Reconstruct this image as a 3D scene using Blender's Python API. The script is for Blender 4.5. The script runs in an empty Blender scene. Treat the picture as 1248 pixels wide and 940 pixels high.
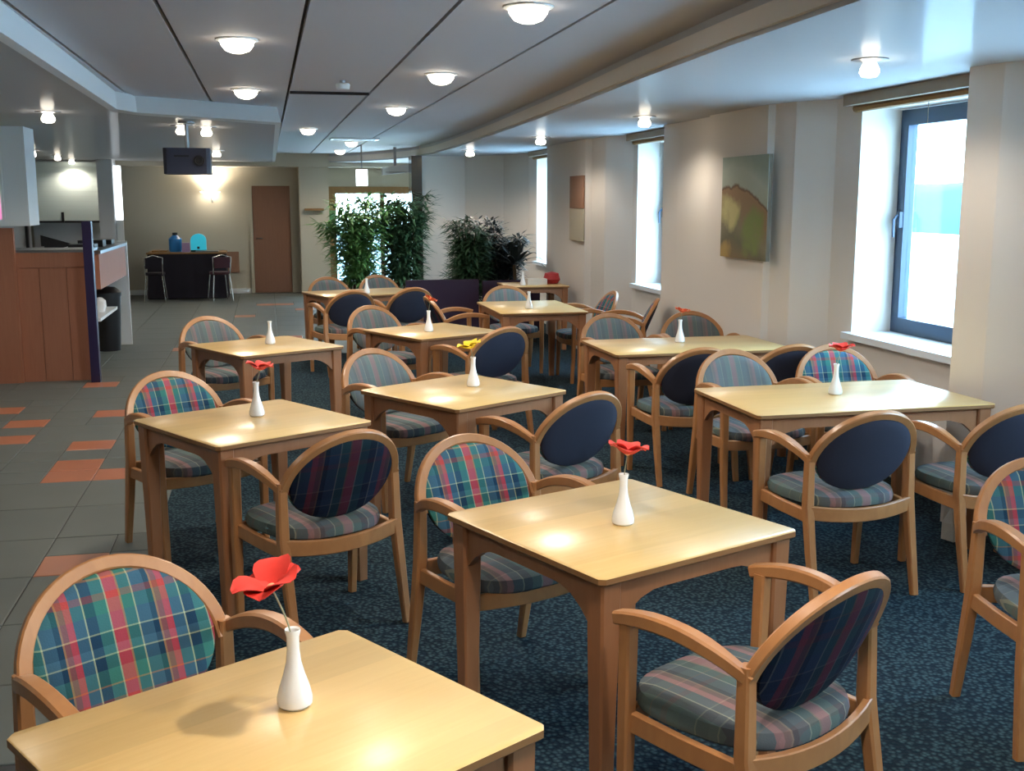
import bpy, bmesh, math, random
from mathutils import Vector, Matrix
random.seed(7)
PI = math.pi
C = bpy.context.scene.collection

# ------------------------------------------------------------------ camera
FPX = 1350.0
PITCH = math.atan(227.0/FPX)
YAW = math.radians(12.4)
cam_d = bpy.data.cameras.new('camera'); cam = bpy.data.objects.new('camera', cam_d); C.objects.link(cam)
cam_d.sensor_width = 36.0; cam_d.lens = 36.0*FPX/1248.0
cam_d.clip_start = 0.05; cam_d.clip_end = 500
cam.location = (0, 0, 1.70)
cam.rotation_euler = (PI/2-PITCH, 0, -YAW)
bpy.context.scene.camera = cam

# ------------------------------------------------------------------ world, exposure
W = bpy.data.worlds.new('sky'); bpy.context.scene.world = W; W.use_nodes = True
nt = W.node_tree; nt.nodes.clear()
wo = nt.nodes.new('ShaderNodeOutputWorld'); bg = nt.nodes.new('ShaderNodeBackground')
tc = nt.nodes.new('ShaderNodeTexCoord'); sp = nt.nodes.new('ShaderNodeSeparateXYZ'); cr = nt.nodes.new('ShaderNodeValToRGB')
nt.links.new(tc.outputs['Generated'], sp.inputs[0]); nt.links.new(sp.outputs['Z'], cr.inputs[0])
cr.color_ramp.elements[0].position = 0.0; cr.color_ramp.elements[0].color = (0.68, 0.89, 1.0, 1)
cr.color_ramp.elements[1].position = 0.5; cr.color_ramp.elements[1].color = (0.45, 0.74, 1.0, 1)
nt.links.new(cr.outputs[0], bg.inputs[0]); nt.links.new(bg.outputs[0], wo.inputs[0])
bg.inputs[1].default_value = 19.0
vs = bpy.context.scene.view_settings
vs.view_transform = 'Standard'; vs.look = 'None'; vs.gamma = 1.0; vs.exposure = 0.08
try: vs.use_curve_mapping = False
except Exception: pass
LAMP = 74.0          # watts of one ceiling downlight
WARM = (1.0, 0.89, 0.74)

# ------------------------------------------------------------------ materials
def srgb(r, g, b):
    f = lambda c: (c/255/12.92) if c/255 <= .04045 else ((c/255+.055)/1.055)**2.4
    return (f(r), f(g), f(b), 1)
def mat(name, col, rough=.5, metal=0, spec=None, emit=None, estr=0, bump=None, noise=None, coat=0):
    m = bpy.data.materials.new(name); m.use_nodes = True; n = m.node_tree; b = n.nodes['Principled BSDF']
    b.inputs['Base Color'].default_value = col; b.inputs['Roughness'].default_value = rough; b.inputs['Metallic'].default_value = metal
    if spec is not None: b.inputs['Specular IOR Level'].default_value = spec
    if coat: b.inputs['Coat Weight'].default_value = coat; b.inputs['Coat Roughness'].default_value = .12
    if emit: b.inputs['Emission Color'].default_value = emit; b.inputs['Emission Strength'].default_value = estr
    if noise or bump:
        t = n.nodes.new('ShaderNodeTexCoord')
    if noise:      # (scale, amount)
        nz = n.nodes.new('ShaderNodeTexNoise'); nz.inputs['Scale'].default_value = noise[0]; nz.inputs['Detail'].default_value = 6
        mp = n.nodes.new('ShaderNodeMapping'); mp.inputs['Scale'].default_value = noise[2] if len(noise) > 2 else (1, 1, 1)
        n.links.new(t.outputs['Object'], mp.inputs[0]); n.links.new(mp.outputs[0], nz.inputs[0])
        mx = n.nodes.new('ShaderNodeMix'); mx.data_type = 'RGBA'
        k = noise[1]
        mx.inputs[6].default_value = tuple(c*(1-k) for c in col[:3])+(1,); mx.inputs[7].default_value = tuple(min(1, c*(1+k)) for c in col[:3])+(1,)
        n.links.new(nz.outputs['Fac'], mx.inputs[0]); n.links.new(mx.outputs[2], b.inputs['Base Color'])
    if bump:       # (scale, strength, distance)
        bz = n.nodes.new('ShaderNodeTexNoise'); bz.inputs['Scale'].default_value = bump[0]; bz.inputs['Detail'].default_value = 3
        n.links.new(t.outputs['Object'], bz.inputs[0])
        bp = n.nodes.new('ShaderNodeBump'); bp.inputs['Strength'].default_value = bump[1]; bp.inputs['Distance'].default_value = bump[2]
        n.links.new(bz.outputs['Fac'], bp.inputs['Height']); n.links.new(bp.outputs[0], b.inputs['Normal'])
    return m
def wood(name, col, col2, rough=.4, axis=(1, 14, 14), coat=0, boards=0):
    m = bpy.data.materials.new(name); m.use_nodes = True; n = m.node_tree; b = n.nodes['Principled BSDF']
    t = n.nodes.new('ShaderNodeTexCoord'); mp = n.nodes.new('ShaderNodeMapping'); mp.inputs['Scale'].default_value = axis
    nz = n.nodes.new('ShaderNodeTexNoise'); nz.inputs['Scale'].default_value = 3.0; nz.inputs['Detail'].default_value = 8; nz.inputs['Distortion'].default_value = 1.2
    n.links.new(t.outputs['Object'], mp.inputs[0]); n.links.new(mp.outputs[0], nz.inputs[0])
    mx = n.nodes.new('ShaderNodeMix'); mx.data_type = 'RGBA'; mx.inputs[6].default_value = col; mx.inputs[7].default_value = col2
    n.links.new(nz.outputs['Fac'], mx.inputs[0]); out = mx.outputs[2]
    if boards:     # each stave of the laminated top its own tone
        s = n.nodes.new('ShaderNodeSeparateXYZ'); n.links.new(t.outputs['Object'], s.inputs[0])
        mu = n.nodes.new('ShaderNodeMath'); mu.operation = 'MULTIPLY'; mu.inputs[1].default_value = boards; n.links.new(s.outputs['Y'], mu.inputs[0])
        fl = n.nodes.new('ShaderNodeMath'); fl.operation = 'FLOOR'; n.links.new(mu.outputs[0], fl.inputs[0])
        oi = n.nodes.new('ShaderNodeObjectInfo'); ad = n.nodes.new('ShaderNodeMath'); ad.operation = 'ADD'
        n.links.new(fl.outputs[0], ad.inputs[0]); n.links.new(oi.outputs['Random'], ad.inputs[1])
        wn = n.nodes.new('ShaderNodeTexWhiteNoise'); wn.noise_dimensions = '1D'; n.links.new(ad.outputs[0], wn.inputs['W'])
        mr = n.nodes.new('ShaderNodeMapRange'); mr.inputs[3].default_value = .90; mr.inputs[4].default_value = 1.06; n.links.new(wn.outputs['Value'], mr.inputs[0])
        m2 = n.nodes.new('ShaderNodeMix'); m2.data_type = 'RGBA'; m2.blend_type = 'MULTIPLY'; m2.inputs[0].default_value = 1
        n.links.new(out, m2.inputs[6]); n.links.new(mr.outputs[0], m2.inputs[7]); out = m2.outputs[2]
    n.links.new(out, b.inputs['Base Color']); b.inputs['Roughness'].default_value = rough
    if coat: b.inputs['Coat Weight'].default_value = coat; b.inputs['Coat Roughness'].default_value = .24
    return m
def plaid(name, ax, ay, scale, tint=(1, 1, 1), sat=1.0, weft=.5, rough=.9, flat=0):
    """woven check: warp and weft colour bands from object coordinates"""
    m = bpy.data.materials.new(name); m.use_nodes = True; n = m.node_tree; b = n.nodes['Principled BSDF']
    t = n.nodes.new('ShaderNodeTexCoord'); s = n.nodes.new('ShaderNodeSeparateXYZ'); n.links.new(t.outputs['Object'], s.inputs[0])
    def bands(axis, k, off, stops, interp='CONSTANT'):
        a = n.nodes.new('ShaderNodeMath'); a.operation = 'MULTIPLY_ADD'; a.inputs[1].default_value = k; a.inputs[2].default_value = off
        n.links.new(s.outputs[axis], a.inputs[0])
        f = n.nodes.new('ShaderNodeMath'); f.operation = 'FRACT'; n.links.new(a.outputs[0], f.inputs[0])
        r = n.nodes.new('ShaderNodeValToRGB'); r.color_ramp.interpolation = interp
        while len(r.color_ramp.elements) > 1: r.color_ramp.elements.remove(r.color_ramp.elements[0])
        r.color_ramp.elements[0].position = stops[0][0]; r.color_ramp.elements[0].color = stops[0][1]
        for p, c in stops[1:]:
            e = r.color_ramp.elements.new(p); e.color = c
        n.links.new(f.outputs[0], r.inputs[0]); return r.outputs[0]
    teal = srgb(58, 120, 112); green = srgb(62, 118, 84); navy = srgb(28, 58, 84); blue = srgb(62, 100, 122)
    red = srgb(205, 66, 72); cream = srgb(176, 186, 150); gold = srgb(178, 132, 82); rust = srgb(150, 82, 74)
    X = bands(ax, scale, .31, [(0, blue), (.13, cream), (.145, teal), (.26, gold), (.28, red), (.41, cream), (.425, teal), (.55, navy), (.66, cream), (.675, blue), (.79, red), (.86, rust), (.92, gold), (.94, navy)])
    Y = bands(ay, scale*1.05, .12, [(0, navy), (.12, cream), (.135, blue), (.30, teal), (.43, rust), (.50, blue), (.62, gold), (.635, teal), (.78, navy), (.90, cream), (.915, blue)])
    mx = n.nodes.new('ShaderNodeMix'); mx.data_type = 'RGBA'; mx.inputs[0].default_value = weft
    n.links.new(X, mx.inputs[6]); n.links.new(Y, mx.inputs[7])
    fl_ = n.nodes.new('ShaderNodeMix'); fl_.data_type = 'RGBA'; fl_.inputs[0].default_value = flat; fl_.inputs[7].default_value = srgb(128, 134, 132); n.links.new(mx.outputs[2], fl_.inputs[6])
    hs = n.nodes.new('ShaderNodeHueSaturation'); hs.inputs['Saturation'].default_value = sat; n.links.new(fl_.outputs[2], hs.inputs['Color'])
    mt = n.nodes.new('ShaderNodeMix'); mt.data_type = 'RGBA'; mt.blend_type = 'MULTIPLY'; mt.inputs[0].default_value = 1
    mt.inputs[7].default_value = tuple(tint)+(1,); n.links.new(hs.outputs[0], mt.inputs[6])
    n.links.new(mt.outputs[2], b.inputs['Base Color']); b.inputs['Roughness'].default_value = rough
    b.inputs['Specular IOR Level'].default_value = .2
    nz = n.nodes.new('ShaderNodeTexNoise'); nz.inputs['Scale'].default_value = 260; n.links.new(t.outputs['Object'], nz.inputs[0])
    bp = n.nodes.new('ShaderNodeBump'); bp.inputs['Strength'].default_value = .35; bp.inputs['Distance'].default_value = .002
    n.links.new(nz.outputs['Fac'], bp.inputs['Height']); n.links.new(bp.outputs[0], b.inputs['Normal'])
    return m
def glass_mat(name, tint=(.93, .98, 1, 1), refl=.08):
    m = bpy.data.materials.new(name); m.use_nodes = True; n = m.node_tree; n.nodes.clear()
    o = n.nodes.new('ShaderNodeOutputMaterial'); a = n.nodes.new('ShaderNodeBsdfTransparent'); g = n.nodes.new('ShaderNodeBsdfGlossy')
    a.inputs[0].default_value = tint; g.inputs['Roughness'].default_value = .03; x = n.nodes.new('ShaderNodeMixShader'); x.inputs[0].default_value = refl
    n.links.new(a.outputs[0], x.inputs[1]); n.links.new(g.outputs[0], x.inputs[2]); n.links.new(x.outputs[0], o.inputs[0]); return m

M = {}
M['wall'] = mat('wall_paint', srgb(224, 215, 206), .75, bump=(60, .08, .002))
M['wall_back'] = mat('back_wall_paint', srgb(188, 180, 162), .8)
M['wall_light'] = mat('light_wall_paint', srgb(200, 202, 206), .8)
M['ceil'] = mat('ceiling_paint', srgb(192, 189, 192), .7, bump=(90, .05, .002))
M['soffit'] = mat('soffit_paint', srgb(186, 187, 190), .65, spec=.22, coat=.10)
M['fascia'] = mat('fascia_paint', srgb(214, 206, 196), .6)
M['gap'] = mat('dark_gap', srgb(50, 48, 50), .9)
M['tile'] = mat('grey_floor_tile', srgb(98, 103, 100), .5, noise=(2.5, .12), spec=.35)
M['tile_o'] = mat('orange_floor_tile', srgb(178, 112, 84), .32, noise=(3, .1))
M['grout'] = mat('grout', srgb(66, 66, 66), .9)
def carpet_mat():
    m = bpy.data.materials.new('blue_carpet'); m.use_nodes = True; n = m.node_tree; b = n.nodes['Principled BSDF']
    t = n.nodes.new('ShaderNodeTexCoord')
    v = n.nodes.new('ShaderNodeTexVoronoi'); v.inputs['Scale'].default_value = 58; n.links.new(t.outputs['Object'], v.inputs['Vector'])
    z = n.nodes.new('ShaderNodeTexNoise'); z.inputs['Scale'].default_value = 1.3; z.inputs['Detail'].default_value = 4; n.links.new(t.outputs['Object'], z.inputs[0])
    r = n.nodes.new('ShaderNodeValToRGB'); n.links.new(v.outputs['Distance'], r.inputs[0])
    r.color_ramp.elements[0].position = .05; r.color_ramp.elements[0].color = srgb(70, 94, 100); r.color_ramp.elements[1].position = .6; r.color_ramp.elements[1].color = srgb(24, 38, 50)
    g = n.nodes.new('ShaderNodeMix'); g.data_type = 'RGBA'; g.blend_type = 'MULTIPLY'; g.inputs[0].default_value = .5
    r2 = n.nodes.new('ShaderNodeValToRGB'); r2.color_ramp.elements[0].position = .35; r2.color_ramp.elements[0].color = (.55, .75, .8, 1); r2.color_ramp.elements[1].position = .65; r2.color_ramp.elements[1].color = (1, .97, .9, 1)
    n.links.new(z.outputs['Fac'], r2.inputs[0]); n.links.new(r.outputs[0], g.inputs[6]); n.links.new(r2.outputs[0], g.inputs[7])
    n.links.new(g.outputs[2], b.inputs['Base Color']); b.inputs['Roughness'].default_value = .95; b.inputs['Specular IOR Level'].default_value = .15
    bp = n.nodes.new('ShaderNodeBump'); bp.inputs['Strength'].default_value = .9; bp.inputs['Distance'].default_value = .006; bp.invert = True
    n.links.new(v.outputs['Distance'], bp.inputs['Height']); n.links.new(bp.outputs[0], b.inputs['Normal']); return m
M['carpet'] = carpet_mat()
M['top'] = wood('maple_tabletop', srgb(226, 192, 130), srgb(212, 174, 112), .34, (1.2, 16, 16), coat=.35, boards=8)
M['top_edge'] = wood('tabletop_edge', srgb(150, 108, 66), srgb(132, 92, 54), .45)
M['frame'] = wood('beech_frame', srgb(170, 116, 78), srgb(148, 98, 64), .42, (10, 10, 1.5))
M['chair_wood'] = wood('bent_beech', srgb(190, 134, 84), srgb(164, 110, 68), .36, (6, 6, 3), coat=.2)
M['plaid_back'] = plaid('plaid_back', 'X', 'Z', 4.2, (.95, .95, .95), 1.0, .42)
M['plaid_seat'] = plaid('plaid_seat', 'X', 'Y', 3.4, (.74, .72, .70), .62, .3, flat=.35)
M['back_dark'] = plaid('dark_back_cloth', 'X', 'Z', 3.2, (.16, .15, .24), .9, .3)
M['plaid_grey'] = plaid('grey_striped_back', 'X', 'Z', 4.2, (.72, .74, .74), .8, .12, flat=.72)
M['navy'] = mat('navy_cloth', srgb(44, 48, 66), .9, noise=(5, .15))
M['piping'] = mat('piping', srgb(60, 74, 78), .8)
M['vase'] = mat('white_ceramic', srgb(240, 240, 240), .2, coat=.5)
M['petal_red'] = mat('red_petal', srgb(226, 62, 52), .6, noise=(20, .3))
M['petal_pale'] = mat('petal_edge', srgb(240, 180, 140), .6)
M['petal_orange'] = mat('orange_petal', srgb(226, 96, 50), .6, noise=(20, .2))
M['petal_yellow'] = mat('yellow_petal', srgb(244, 206, 30), .6, noise=(20, .15))
M['stem'] = mat('pale_stem', srgb(150, 150, 120), .6)
M['servery'] = wood('cherry_panel', srgb(172, 112, 84), srgb(154, 96, 70), .6, (14, 14, .8))
M['door'] = wood('door_wood', srgb(146, 106, 84), srgb(132, 94, 74), .6, (12, 12, .8))
M['timber'] = wood('timber_screen', srgb(150, 112, 66), srgb(124, 90, 50), .5, (12, 12, 1))
M['dark_post'] = mat('dark_post', srgb(34, 24, 62), .4)
M['white'] = mat('white_paint', srgb(226, 228, 228), .5)
M['panel_white'] = mat('shutter_white', srgb(206, 218, 214), .4)
M['black'] = mat('black_plastic', srgb(24, 24, 28), .4)
M['cloth_black'] = mat('black_table_cloth', srgb(22, 18, 32), .85, noise=(4, .2))
M['chrome'] = mat('chrome', srgb(210, 210, 210), .2, 1)
M['projector'] = mat('projector_grey', srgb(52, 54, 72), .45)
M['win_frame'] = mat('blue_grey_frame', srgb(44, 66, 92), .4)
M['sill'] = mat('sill_white', srgb(226, 230, 234), .4)
M['blind'] = mat('roller_blind', srgb(150, 132, 112), .7)
M['glass'] = glass_mat('window_glass')
M['glow'] = mat('lamp_lens', (1, .95, .85, 1), .4, emit=(1, .90, .74, 1), estr=14)
M['glow_cool'] = mat('sign_glow', (1, 1, 1, 1), .4, emit=(.9, .96, 1, 1), estr=3)
M['steel'] = mat('brushed_steel', srgb(150, 150, 152), .35, 1)
M['canvas_side'] = mat('canvas_side', srgb(120, 110, 96), .8)
M['leaf'] = mat('leaf_green', srgb(92, 138, 76), .5, noise=(8, .5))
M['leaf_dark'] = mat('leaf_dark_green', srgb(56, 88, 60), .5, noise=(8, .5))
M['leaf_black'] = mat('yucca_leaf', srgb(40, 52, 52), .45, noise=(8, .3))
M['bark'] = mat('plant_stem', srgb(84, 70, 48), .8)
M['purple'] = mat('purple_box', srgb(44, 20, 50), .6)
M['soil'] = mat('soil', srgb(40, 30, 24), .9)
M['blue_plastic'] = mat('blue_plastic', srgb(30, 120, 190), .3, coat=.3)
M['cyan_plastic_glow'] = mat('cyan_plastic_glow', srgb(60, 200, 226), .3, coat=.3, emit=srgb(60, 210, 235), estr=.35)  # weak emission added to brighten the plastic tank, which is no lamp
M['lilac'] = mat('lilac_box', srgb(168, 140, 180), .5)
M['notice'] = mat('brown_notice', srgb(150, 112, 90), .8)
M['notice_pale'] = mat('pale_notice', srgb(188, 176, 154), .8)
M['snow'] = mat('pale_ground', srgb(232, 240, 244), .9)
M['hill'] = mat('far_hill', srgb(44, 72, 80), .95, noise=(.08, .3))
M['mirror_dark'] = mat('dark_column', srgb(70, 68, 64), .15, .4, noise=(3, .4))
M['green_box'] = mat('green_box', srgb(70, 120, 70), .5)
M['paper'] = mat('white_paper', srgb(214, 210, 202), .8)
M['red_plastic'] = mat('red_plastic', srgb(170, 44, 50), .5)

# ------------------------------------------------------------------ mesh helpers
class MB:
    def __init__(s): s.v = []; s.f = []; s.mi = []
    def add(s, v, f, mi=0):
        o = len(s.v); s.v += [tuple(p) for p in v]; s.f += [tuple(i+o for i in q) for q in f]; s.mi += [mi]*len(f); return s
    def box(s, x0, x1, y0, y1, z0, z1, mi=0):
        v = [(x0,y0,z0),(x1,y0,z0),(x1,y1,z0),(x0,y1,z0),(x0,y0,z1),(x1,y0,z1),(x1,y1,z1),(x0,y1,z1)]
        return s.add(v, [(0,3,2,1),(4,5,6,7),(0,1,5,4),(1,2,6,5),(2,3,7,6),(3,0,4,7)], mi)
    def prism(s, poly, z0, z1, mi=0):      # plan polygon, counter-clockwise
        n = len(poly); v = [(x, y, z0) for x, y in poly]+[(x, y, z1) for x, y in poly]
        return s.add(v, [tuple(range(n))[::-1], tuple(range(n, 2*n))]+[(i, (i+1) % n, n+(i+1) % n, n+i) for i in range(n)], mi)
    def loft(s, rings, cap=True, mi=0, closed=False):
        n = len(rings[0]); v = [p for r in rings for p in r]; f = []
        K = len(rings)
        for k in range(K if closed else K-1):
            a = k*n; b = ((k+1) % K)*n
            f += [(a+i, a+(i+1) % n, b+(i+1) % n, b+i) for i in range(n)]
        if cap and not closed: f += [tuple(range(n))[::-1], tuple(range((K-1)*n, K*n))]
        return s.add(v, f, mi)
    def lathe(s, prof, seg=20, c=(0, 0, 0), mi=0):
        return s.loft([[(c[0]+r*math.cos(2*PI*i/seg), c[1]+r*math.sin(2*PI*i/seg), c[2]+z) for i in range(seg)] for r, z in prof], True, mi)
    def sweep(s, pts, w, h, up=(0, 0, 1), mi=0, ch=.3, rnd=False):
        """bevelled rectangular (or round) section along pts; w, h numbers or lists; up a vector or a list"""
        rings = []; N = len(pts); P = [Vector(p) for p in pts]
        for i, p in enumerate(P):
            t = (P[min(i+1, N-1)]-P[max(i-1, 0)]).normalized()
            u = Vector(up[i] if isinstance(up, list) else up); a = t.cross(u)
            if a.length < 1e-4: a = t.cross(Vector((0, 1, 0)))
            a.normalize(); b = a.cross(t).normalized()
            ww = (w[i] if isinstance(w, (list, tuple)) else w)/2; hh = (h[i] if isinstance(h, (list, tuple)) else h)/2
            if rnd: q = [(ww*math.cos(k*PI/4), hh*math.sin(k*PI/4)) for k in range(8)]
            else:
                c = ch*min(ww, hh)
                q = [(ww, -hh+c), (ww, hh-c), (ww-c, hh), (-ww+c, hh), (-ww, hh-c), (-ww, -hh+c), (-ww+c, -hh), (ww-c, -hh)]
            rings.append([tuple(p+a*x+b*y) for x, y in q])
        return s.loft(rings, True, mi)
    def build(s, name, mats, parent=None, loc=(0, 0, 0), rz=0, smooth=True):
        me = bpy.data.meshes.new(name); me.from_pydata(s.v, [], s.f)
        for m in (mats if isinstance(mats, (list, tuple)) else [mats]): me.materials.append(m)
        for i, p in enumerate(me.polygons): p.material_index = s.mi[i]
        bm = bmesh.new(); bm.from_mesh(me); bmesh.ops.recalc_face_normals(bm, faces=bm.faces); bm.to_mesh(me); bm.free()
        if smooth:
            for p in me.polygons: p.use_smooth = True
            me.set_sharp_from_angle(angle=math.radians(38))
        o = bpy.data.objects.new(name, me); C.objects.link(o); o.location = loc; o.rotation_euler = (0, 0, rz)
        if parent: o.parent = parent
        return o
def tag(o, label=None, cat=None, group=None, kind=None):
    if label: o['label'] = label
    if cat: o['category'] = cat
    if group: o['group'] = group
    if kind: o['kind'] = kind
    return o
def empty(name, loc=(0, 0, 0), rz=0):
    o = bpy.data.objects.new(name, None); o.empty_display_size = .1; C.objects.link(o); o.location = loc; o.rotation_euler = (0, 0, rz); return o
def copy_tree(o, parent=None):
    c = o.copy(); C.objects.link(c); c.parent = parent
    for ch in list(o.children): copy_tree(ch, c)
    return c
def struct(name, mb, m, parent=None, label=None, smooth=False):
    o = mb.build(name, m, parent, smooth=smooth)
    if not parent: o['kind'] = 'structure'
    if label: o['label'] = label
    return o
def bez(p0, p1, p2, p3, n):
    r = []
    for i in range(n+1):
        t = i/n; r.append(tuple((1-t)**3*a+3*(1-t)**2*t*b+3*(1-t)*t*t*c+t**3*d for a, b, c, d in zip(p0, p1, p2, p3)))
    return r

# ------------------------------------------------------------------ ceiling lamps with their own light
def spot_at(x, y, z, watts, parent, size=160, r=.05):
    l = bpy.data.lights.new('lamp_light', 'SPOT'); l.energy = watts; l.color = WARM; l.spot_size = math.radians(size); l.spot_blend = .6; l.shadow_soft_size = r
    o = bpy.data.objects.new('lamp_light', l); C.objects.link(o); o.parent = parent; o.location = (0, 0, z); return o
def downlight(x, y, z, label, group, watts, r=.085):
    t = empty('ceiling_downlight', (x, y, z)); tag(t, label, 'light', group)
    MB().lathe([(r+.022, 0), (r+.022, -.006), (r+.004, -.012), (r, -.006), (r, 0)], 28).build('trim_ring', M['white'], t)
    MB().lathe([(r, -.004), (r*.95, -.030), (r*.72, -.055), (r*.32, -.068), (.001, -.070)], 28).build('lens', M['glow'], t)
    spot_at(0, 0, -.085, watts, t); return t
def drop_light(x, y, z, label, group, watts, k=1.0):
    t = empty('ceiling_drop_light', (x, y, z)); tag(t, label, 'light', group)
    MB().lathe([(.085*k, 0), (.085*k, -.006), (.05*k, -.012), (.03*k, -.012)], 24).build('trim_ring', M['steel'], t)
    MB().lathe([(.026*k, -.010), (.032*k, -.022), (.044*k, -.045), (.046*k, -.062), (.034*k, -.080), (.001, -.085)], 20).build('glass_shade', M['glow'], t)
    spot_at(0, 0, -.14, watts, t)
    return t

# ================================================================== THE ROOM
H1, H2 = 2.35, 2.50        # soffit and main ceiling
XL, YB, Y0 = -5.0, 20.9, -2.6
floor = struct('floor', MB().box(XL, 4.1, Y0, 21.2, -.12, -.006), M['grout'])
floor['label'] = 'grey tiled floor with scattered orange tiles'
# floor tiles, 60 cm, with 30 cm orange accents
ORANGE = {(-1.4, 7.0), (-1.4, 7.3), (-1.4, 7.9), (-1.1, 7.0), (-2.0, 8.2), (-2.0, 8.8), (-1.1, 5.2), (-1.4, 4.0), (-2.3, 9.4), (-1.7, 10.6), (-1.4, 9.1),
          (-.2, 18.4), (.1, 18.4), (.4, 17.5), (-.5, 16.6), (.1, 13.9), (-1.1, 13.0), (-.8, 15.1)}
ORANGE = {(round(a, 1), round(b, 1)) for a, b in ORANGE}
tile_mesh = {}
def tile(x0, x1, y0, y1, orange, lbl=None):
    w, d = round(x1-x0, 3), round(y1-y0, 3); key = (w, d, orange)
    cx, cy = (x0+x1)/2, (y0+y1)/2
    if key not in tile_mesh:
        g = .0025; b = .004; mb = MB()
        r = lambda i, z: [(-w/2+i, -d/2+i, z), (w/2-i, -d/2+i, z), (w/2-i, d/2-i, z), (-w/2+i, d/2-i, z)]
        mb.loft([r(g, -.006), r(g, -.002), r(g+b, 0)])
        o = mb.build('floor_tile', M['tile_o'] if orange else M['tile'], floor, smooth=False)
        tile_mesh[key] = o.data
    else:
        o = bpy.data.objects.new('floor_tile', tile_mesh[key]); C.objects.link(o); o.parent = floor
    o.location = (cx, cy, random.uniform(-.0006, .0002))
    if orange: o['label'] = 'orange tile'
CXE = -.60                     # carpet edge
ntile = 0
def region(x0, nx, y0, ny, xcut=None):
    global ntile
    for i in range(nx):
        for j in range(ny):
            a = round(x0+.6*i, 2); b = round(y0+.6*j, 2)
            sub = [(round(a+.3*u, 1), round(b+.3*v, 1)) for u in (0, 1) for v in (0, 1)]
            if any(s in ORANGE for s in sub):
                for s in sub:
                    e = min(s[0]+.3, xcut) if xcut is not None else s[0]+.3
                    if e-s[0] > .05: tile(s[0], e, s[1], s[1]+.3, s in ORANGE); ntile += 1
            else:
                e = min(a+.6, xcut) if xcut is not None else a+.6
                if e-a > .05: tile(a, e, b, b+.6, False); ntile += 1
region(-2.9, 4, 3.4, 14, CXE)        # beside the carpet
region(-2.9, 4, 11.8, 1, CXE); region(-2.9, 9, 12.4, 14)            # hall beyond
struct('floor_carpet', MB().prism([(CXE, Y0), (4.0, Y0), (4.0, 18.5), (2.5, 18.5), (2.5, 12.4), (CXE, 12.4)], -.004, .004), M['carpet'], label='dark blue-green loop carpet under the tables')

# right wall: saw-tooth piers between deep windows
WX = 3.72; OUT = 4.12
wr = MB()
def pier(pts): wr.prism([(OUT, pts[0][1])]+[(OUT, pts[-1][1])]+pts[::-1], 0, H2)
WIN = [(-.6, .9), (2.75, 4.25), (5.25, 6.57), (9.75, 10.95), (14.0, 15.3)]
SZ, TZ = .83, 2.27
pier([(WX, Y0), (WX, -.6)])
pier([(WX, .9), (WX, 1.0), (3.55, 1.2), (3.48, 1.4), (3.46, 2.2), (3.5, 2.5), (WX, 2.75)])
pier([(WX, 4.25), (WX, 4.55), (3.50, 4.87), (3.46, 5.09), (WX, 5.25)])
pier([(WX, 6.57), (3.71, 6.87), (3.53, 7.10), (3.48, 7.31), (3.44, 7.34), (3.44, 8.4), (3.49, 8.45), (3.50, 9.22), (3.48, 9.54), (WX, 9.75)])
pier([(WX, 10.95), (3.71, 11.05), (3.52, 11.42), (3.50, 11.85), (3.44, 11.9), (3.44, 13.4), (3.46, 13.7), (WX, 14.0)])
pier([(WX, 15.3), (WX, 15.8), (3.5, 16.5), (3.0, 17.0), (2.32, 17.05), (2.32, 17.3), (3.7, 20.0), (3.7, 21.2)])
for a, b in WIN:
    wr.prism([(WX, a), (OUT, a), (OUT, b), (WX, b)], 0, SZ); wr.prism([(WX, a), (OUT, a), (OUT, b), (WX, b)], TZ, H2)
struct('wall_right', wr, M['wall'], label='cream stepped wall with window recesses')

def window(i, a, b):
    t = empty('window_%d' % i, (0, 0, 0)); t['kind'] = 'structure'
    GX = 4.03; F = .06
    MB().box(3.66, 4.10, a-.0, b+.03, SZ-.03, SZ+.012).build('window_sill', M['sill'], t)
    f = MB(); z0, z1 = SZ+.012, TZ-.01
    f.box(GX-.03, GX+.05, a, a+.05, z0, z1); f.box(GX-.03, GX+.05, b-.05, b, z0, z1)
    f.box(GX-.03, GX+.05, a+.05, b-.05, z0, z0+.04); f.box(GX-.03, GX+.05, a+.05, b-.05, z1-.04, z1)
    fr = f.build('window_frame', M['win_frame'], t, smooth=False)
    s = MB(); y0, y1 = a+.05, b-.05; c0, c1 = z0+.04, z1-.04
    s.box(GX-.045, GX+.02, y0, y0+F, c0, c1); s.box(GX-.045, GX+.02, y1-F, y1, c0, c1)
    s.box(GX-.045, GX+.02, y0+F, y1-F, c0, c0+F); s.box(GX-.045, GX+.02, y0+F, y1-F, c1-F, c1)
    cs = s.build('casement', M['win_frame'], t, smooth=False)
    MB().box(GX-.012, GX-.004, y0+F, y1-F, c0+F, c1-F).build('pane', M['glass'], cs, smooth=False)
    h = MB(); h.box(GX-.07, GX-.045, y1-.055, y1-.02, 1.52, 1.62); h.sweep([(GX-.075, y1-.035, 1.6), (GX-.1, y1-.035, 1.57), (GX-.1, y1-.04, 1.46)], .02, .016, (0, 1, 0), rnd=True)
    h.build('window_handle', M['win_frame'], cs)
    # roller blind cassette with the blind rolled up
    bl = MB(); bl.box(3.60, 3.73, a-.02, b+.03, TZ+.012, H1-.004)
    bl.build('blind_cassette', M['blind'], t, smooth=False)
    MB().sweep([(3.68, a, TZ-.002), (3.68, b+.01, TZ-.002)], .05, .05, (0, 0, 1), rnd=True).build('rolled_blind', M['timber'], t)
    MB().sweep([(3.70, (a+b)/2-.1, TZ), (3.70, (a+b)/2-.1, TZ-.17)], .004, .004, (0, 1, 0), rnd=True).build('blind_cord', M['blind'], t)
for i, (a, b) in enumerate(WIN): window(i+1, a, b)

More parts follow.
